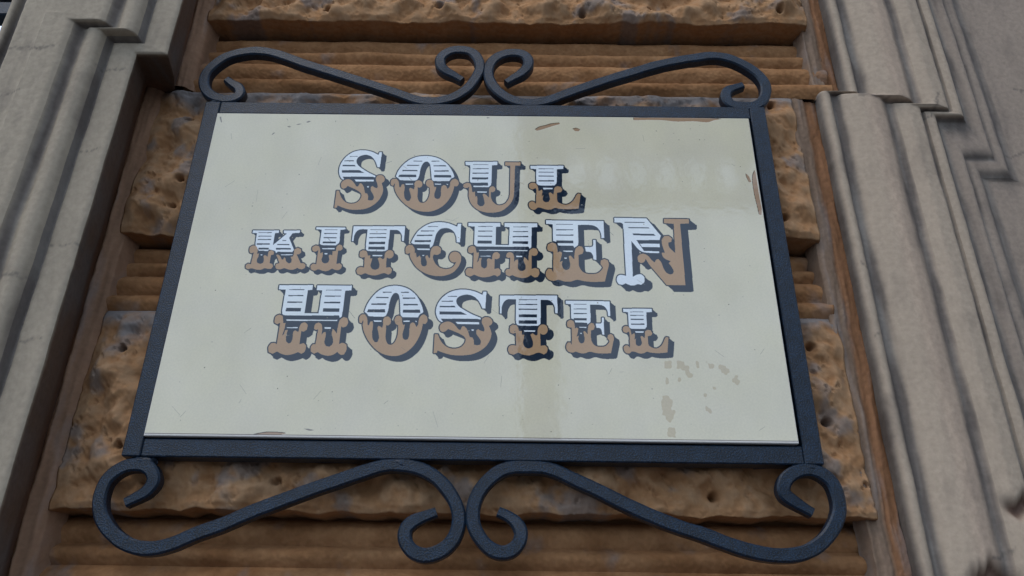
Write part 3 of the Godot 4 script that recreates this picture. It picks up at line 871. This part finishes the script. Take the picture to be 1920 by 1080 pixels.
func build_sign():
	var o := thing("hanging_sign", "cream painted hostel sign in a dark blue iron frame with forged scrolls", "sign", Vector3(0, 0, 0))
	var m := iron()
	var zf := -0.0035
	var dp := 0.030
	# rails: outer size measured at the face
	var ix := 0.5028
	var iy := 0.3150
	var ox := 0.5318
	var oy := 0.3432
	for s in [1.0, -1.0]:
		part("frame_rail", box_mesh(Vector3(0.003, SIGN_Y + s * (iy + oy) / 2, zf - dp / 2), Vector3(2 * ix - 0.0006, oy - iy, dp - 0.0012), 0.0018), m, o)
	for s in [1.0, -1.0]:
		part("frame_rail", box_mesh(Vector3(0.003 + s * (ix + ox) / 2, SIGN_Y, zf - dp / 2), Vector3(ox - ix, 2 * oy, dp), 0.0018), m, o)
	part("back_plate", box_mesh(Vector3(0.003, SIGN_Y, zf - dp + 0.004), Vector3(2 * ix - 0.002, 2 * iy - 0.002, 0.004), 0.0005), m, o)
	for s in SCROLLS:
		var v := []
		for k in range(0, s.size(), 2):
			v.append(Vector2(s[k], s[k + 1]) * 0.001)
		part("scroll", forged_bar(spline(v, false, 5), 0.0205, -0.004, 0.021), m, o)
	# welds between scrolls and rails
	for q in [[-0.497, -0.3478, 0.040, 0.013], [-0.102, -0.3472, 0.044, 0.012], [0.094, -0.3475, 0.042, 0.013], [0.515, -0.3478, 0.034, 0.013], [-0.108, 0.3462, 0.046, 0.008], [0.092, 0.3462, 0.042, 0.008], [-0.510, 0.3462, 0.03, 0.008], [0.512, 0.3458, 0.03, 0.008]]:
		part("weld", weld_bead(Vector3(q[0], SIGN_Y + q[1], -0.0165), Vector3(q[2] * 0.5, q[3] * 0.5 + 0.002, 0.0125)), m, o)
	# pegs that hold the frame to the wall
	for s in [[-0.45, 0.33], [0.45, 0.33], [-0.45, -0.33], [0.45, -0.33]]:
		part("wall_peg", box_mesh(Vector3(s[0], SIGN_Y + s[1], -0.085), Vector3(0.018, 0.018, 0.10), 0.001), m, o)
	# the board: a printed face on a pale core
	var core := StandardMaterial3D.new()
	core.albedo_color = Color(0.62, 0.60, 0.57).linear_to_srgb()
	core.roughness = 0.5
	part("board_core", box_mesh(Vector3(0, SIGN_Y, -0.0052), Vector3(0.9995, 0.6245, 0.0095), 0.0006), core, o)
	var st := SurfaceTool.new()
	st.begin(Mesh.PRIMITIVE_TRIANGLES)
	var hw := 0.4988
	var hh := 0.3111
	var face := [[-hw, hh], [hw, hh], [hw, -hh], [-hw, hh], [hw, -hh], [-hw, -hh]]
	for q in face:
		st.set_normal(Vector3(0, 0, 1))
		st.set_tangent(Plane(1, 0, 0, 1))
		st.set_uv(Vector2((q[0] + 0.5), (0.3125 - q[1]) / 0.625))
		st.add_vertex(Vector3(q[0], SIGN_Y + q[1], 0.0))
	var pm := StandardMaterial3D.new()
	pm.albedo_texture = paint_board()
	pm.roughness = 0.055
	pm.metallic_specular = 0.56
	pm.normal_enabled = true
	pm.normal_texture = peel()
	pm.normal_scale = 0.013
	part("painted_face", st.commit(), pm, o)


func weld_bead(at: Vector3, r: Vector3) -> ArrayMesh:      # a lumpy bead run along the joint
	var nu := 25
	var nv := 13
	var p := PackedVector3Array()
	var c := PackedColorArray()
	for j in nv:
		var b := PI * j / (nv - 1) - PI / 2
		for i in nu:
			var a := TAU * i / (nu - 1)
			var d := Vector3(sin(b), cos(b) * cos(a), cos(b) * sin(a))
			d.x = signf(d.x) * pow(absf(d.x), 0.7)
			var q := at + d * r
			p.append(q + d * 0.0030 * mid.get_noise_3d(q.x * 4.0, q.y * 4.0, q.z * 4.0))
			c.append(Color.WHITE)
	return sheet(nu, nv, p, c, true)


func peel() -> ImageTexture:      # the slight waviness of brushed gloss paint
	var n := FastNoiseLite.new()
	n.seed = 77
	n.frequency = 0.05
	n.fractal_octaves = 4
	n.fractal_gain = 0.6
	var i := n.get_image(1024, 640)
	i.convert(Image.FORMAT_RGB8)
	i.bump_map_to_normal_map(5.0)
	return ImageTexture.create_from_image(i)


const BW := 2048
const BH := 1280
var board: Image


func fill(poly: PackedVector2Array, col: Color, off := Vector2.ZERO):
	var top := INF
	var bot := -INF
	for v in poly:
		top = minf(top, v.y)
		bot = maxf(bot, v.y)
	top += off.y
	bot += off.y
	var n := poly.size()
	for y in range(maxi(0, int(ceil(top - 0.5))), mini(BH - 1, int(floor(bot - 0.5))) + 1):
		var yc := y + 0.5 - off.y
		var xs := PackedFloat32Array()
		var a := poly[n - 1]
		for b in poly:
			if (a.y <= yc) != (b.y <= yc):
				xs.append(a.x + (yc - a.y) / (b.y - a.y) * (b.x - a.x))
			a = b
		xs.sort()
		for k in range(0, xs.size() - 1, 2):
			var x0 := int(round(xs[k] + off.x))
			var x1 := int(round(xs[k + 1] + off.x))
			if x1 > x0:
				board.fill_rect(Rect2i(x0, y, x1 - x0, 1), col)


func outline(list: Array, left: float, top: float, w: float, h: float, unit: float, smooth: bool) -> PackedVector2Array:
	var v := []
	for k in range(0, list.size(), 2):
		v.append(Vector2(left + list[k] * w / unit, top + list[k + 1] * h / unit) * (BW / 1000.0))
	return spline(v, true, 6 if smooth else 1)


func paint_board() -> ImageTexture:
	board = Image.create(BW, BH, false, Image.FORMAT_RGB8)
	var cream := Color(0.63, 0.582, 0.435).linear_to_srgb()
	var white := Color(0.72, 0.77, 0.80).linear_to_srgb()
	var navy := Color(0.008, 0.018, 0.036).linear_to_srgb()
	var tan := Color(0.41, 0.262, 0.145).linear_to_srgb()
	board.fill(cream)
	for q in WORDS:
		var g: Dictionary = LETTERS[q[0]]
		var shape := {}
		for kind in g:
			shape[kind] = []
			for list in g[kind]:
				shape[kind].append(outline(list, q[1], q[2], q[3], q[4], 1000.0, kind == "tan" or kind == "white" or kind == "dark"))
		var deep: float = q[5] * 0.94 * BW / 1000.0
		var rim := 1.95 * BW / 1000.0
		# the shade: the letter's outline dragged to the lower right
		for kind in ["white", "tan", "dark"]:
			for poly in shape[kind]:
				for k in 12:
					fill(poly, navy, Vector2(rim, 0).rotated(TAU * k / 12.0))
				var n := int(ceil(deep / 2.0))
				for k in n + 1:
					fill(poly, navy, Vector2(1.0, 1.0) * deep * k / n)
				fill(poly, navy, Vector2(1.0, 1.0) * deep + Vector2(rim, 0) * 0.7)
				fill(poly, navy, Vector2(1.0, 1.0) * deep + Vector2(0, rim) * 0.7)
		for poly in shape["white"]:
			fill(poly, white)
		for poly in shape["stripe"]:
			fill(poly, navy)
		for poly in shape["bar"]:
			fill(poly, white)
		for poly in shape["tan"]:
			fill(poly, tan)
	# chips that lay the brown board bare, scuffs and stains
	for list in BROWN_CHIPS:
		fill(outline(list, 0, 0, 1, 1, 1.0, true), Color(0.20, 0.17, 0.14), Vector2(-1.5, -2))  # dark upper rim painted as shade at the chip edge
		fill(outline(list, 0, 0, 1, 1, 1.0, true), Color(0.86, 0.84, 0.78), Vector2(1, 2))  # pale lower rim painted as light caught by the chip edge
		fill(outline(list, 0, 0, 1, 1, 1.0, true), Color(0.37, 0.245, 0.155).linear_to_srgb())
	for list in GREY_MARKS:
		fill(outline(list, 0, 0, 1, 1, 1.0, true), Color(0.22, 0.20, 0.17).linear_to_srgb())
	var painted := board
	board = Image.create(BW, BH, false, Image.FORMAT_L8)
	for list in FAINT_STAINS:
		fill(outline(list, 0, 0, 1, 1, 1.0, true), Color.WHITE)
	board.resize(BW / 8, BH / 8, Image.INTERPOLATE_TRILINEAR)
	board.resize(BW, BH, Image.INTERPOLATE_CUBIC)
	var stain := board.get_data()
	board = painted
	var rng := RandomNumberGenerator.new()
	rng.seed = 4
	for k in 190:      # specks
		var x := rng.randi_range(30, BW - 30)
		var y := rng.randi_range(30, BH - 30)
		var t := rng.randf_range(0.25, 0.75)
		board.fill_rect(Rect2i(x, y, rng.randi_range(1, 4), rng.randi_range(1, 4)), cream.lerp(Color(0.3, 0.28, 0.25), t))
	for k in 46:      # hairline scratches
		var a := Vector2(rng.randf_range(60, BW - 60), rng.randf_range(40, BH - 40))
		var d := Vector2.from_angle(rng.randf_range(-0.9, 0.9) + (PI / 2 if rng.randf() < 0.5 else 0.0)) * rng.randf_range(10, 60)
		var old := board.get_pixel(int(a.x), int(a.y))
		for i in 40:
			var s := a + d * i / 40.0
			board.fill_rect(Rect2i(int(s.x), int(s.y), 1, 1), old.lerp(Color(0.42, 0.40, 0.35), 0.55))
	# the worn lower lip of the board
	board.fill_rect(Rect2i(0, BH - 9, BW, 2), Color(0.33, 0.30, 0.28))
	board.fill_rect(Rect2i(0, BH - 7, BW, 7), Color(0.80, 0.78, 0.75))
	# the tone of the old paint: cloudy, with a warm run below the letters
	var n := FastNoiseLite.new()
	n.seed = 91
	n.frequency = 0.004
	n.fractal_octaves = 4
	var f := FastNoiseLite.new()
	f.seed = 92
	f.frequency = 0.11
	f.fractal_octaves = 2
	var data := board.get_data()
	var k := 0
	for y in BH:
		for x in BW:
			var w: float = stain[k / 3] / 255.0
			if w > 0.02:
				w = 0.5 * smoothstep(0.30, 0.55, w + 0.45 * f.get_noise_2d(x * 0.4, y * 0.4) + 0.25 * n.get_noise_2d(x * 6.0, y * 3.0))
				data[k] = int(lerpf(data[k], 172.0, w))
				data[k + 1] = int(lerpf(data[k + 1], 153.0, w))
				data[k + 2] = int(lerpf(data[k + 2], 122.0, w))
			var t := 1.0 + 0.035 * n.get_noise_2d(x, y * 0.6) + 0.022 * f.get_noise_2d(x, y)
			data[k] = mini(255, int(data[k] * t))
			data[k + 1] = mini(255, int(data[k + 1] * t))
			data[k + 2] = mini(255, int(data[k + 2] * (t + 0.02 * n.get_noise_2d(y, x))))
			k += 3
	board = Image.create_from_data(BW, BH, false, Image.FORMAT_RGB8, data)
	board.generate_mipmaps()
	return ImageTexture.create_from_image(board)
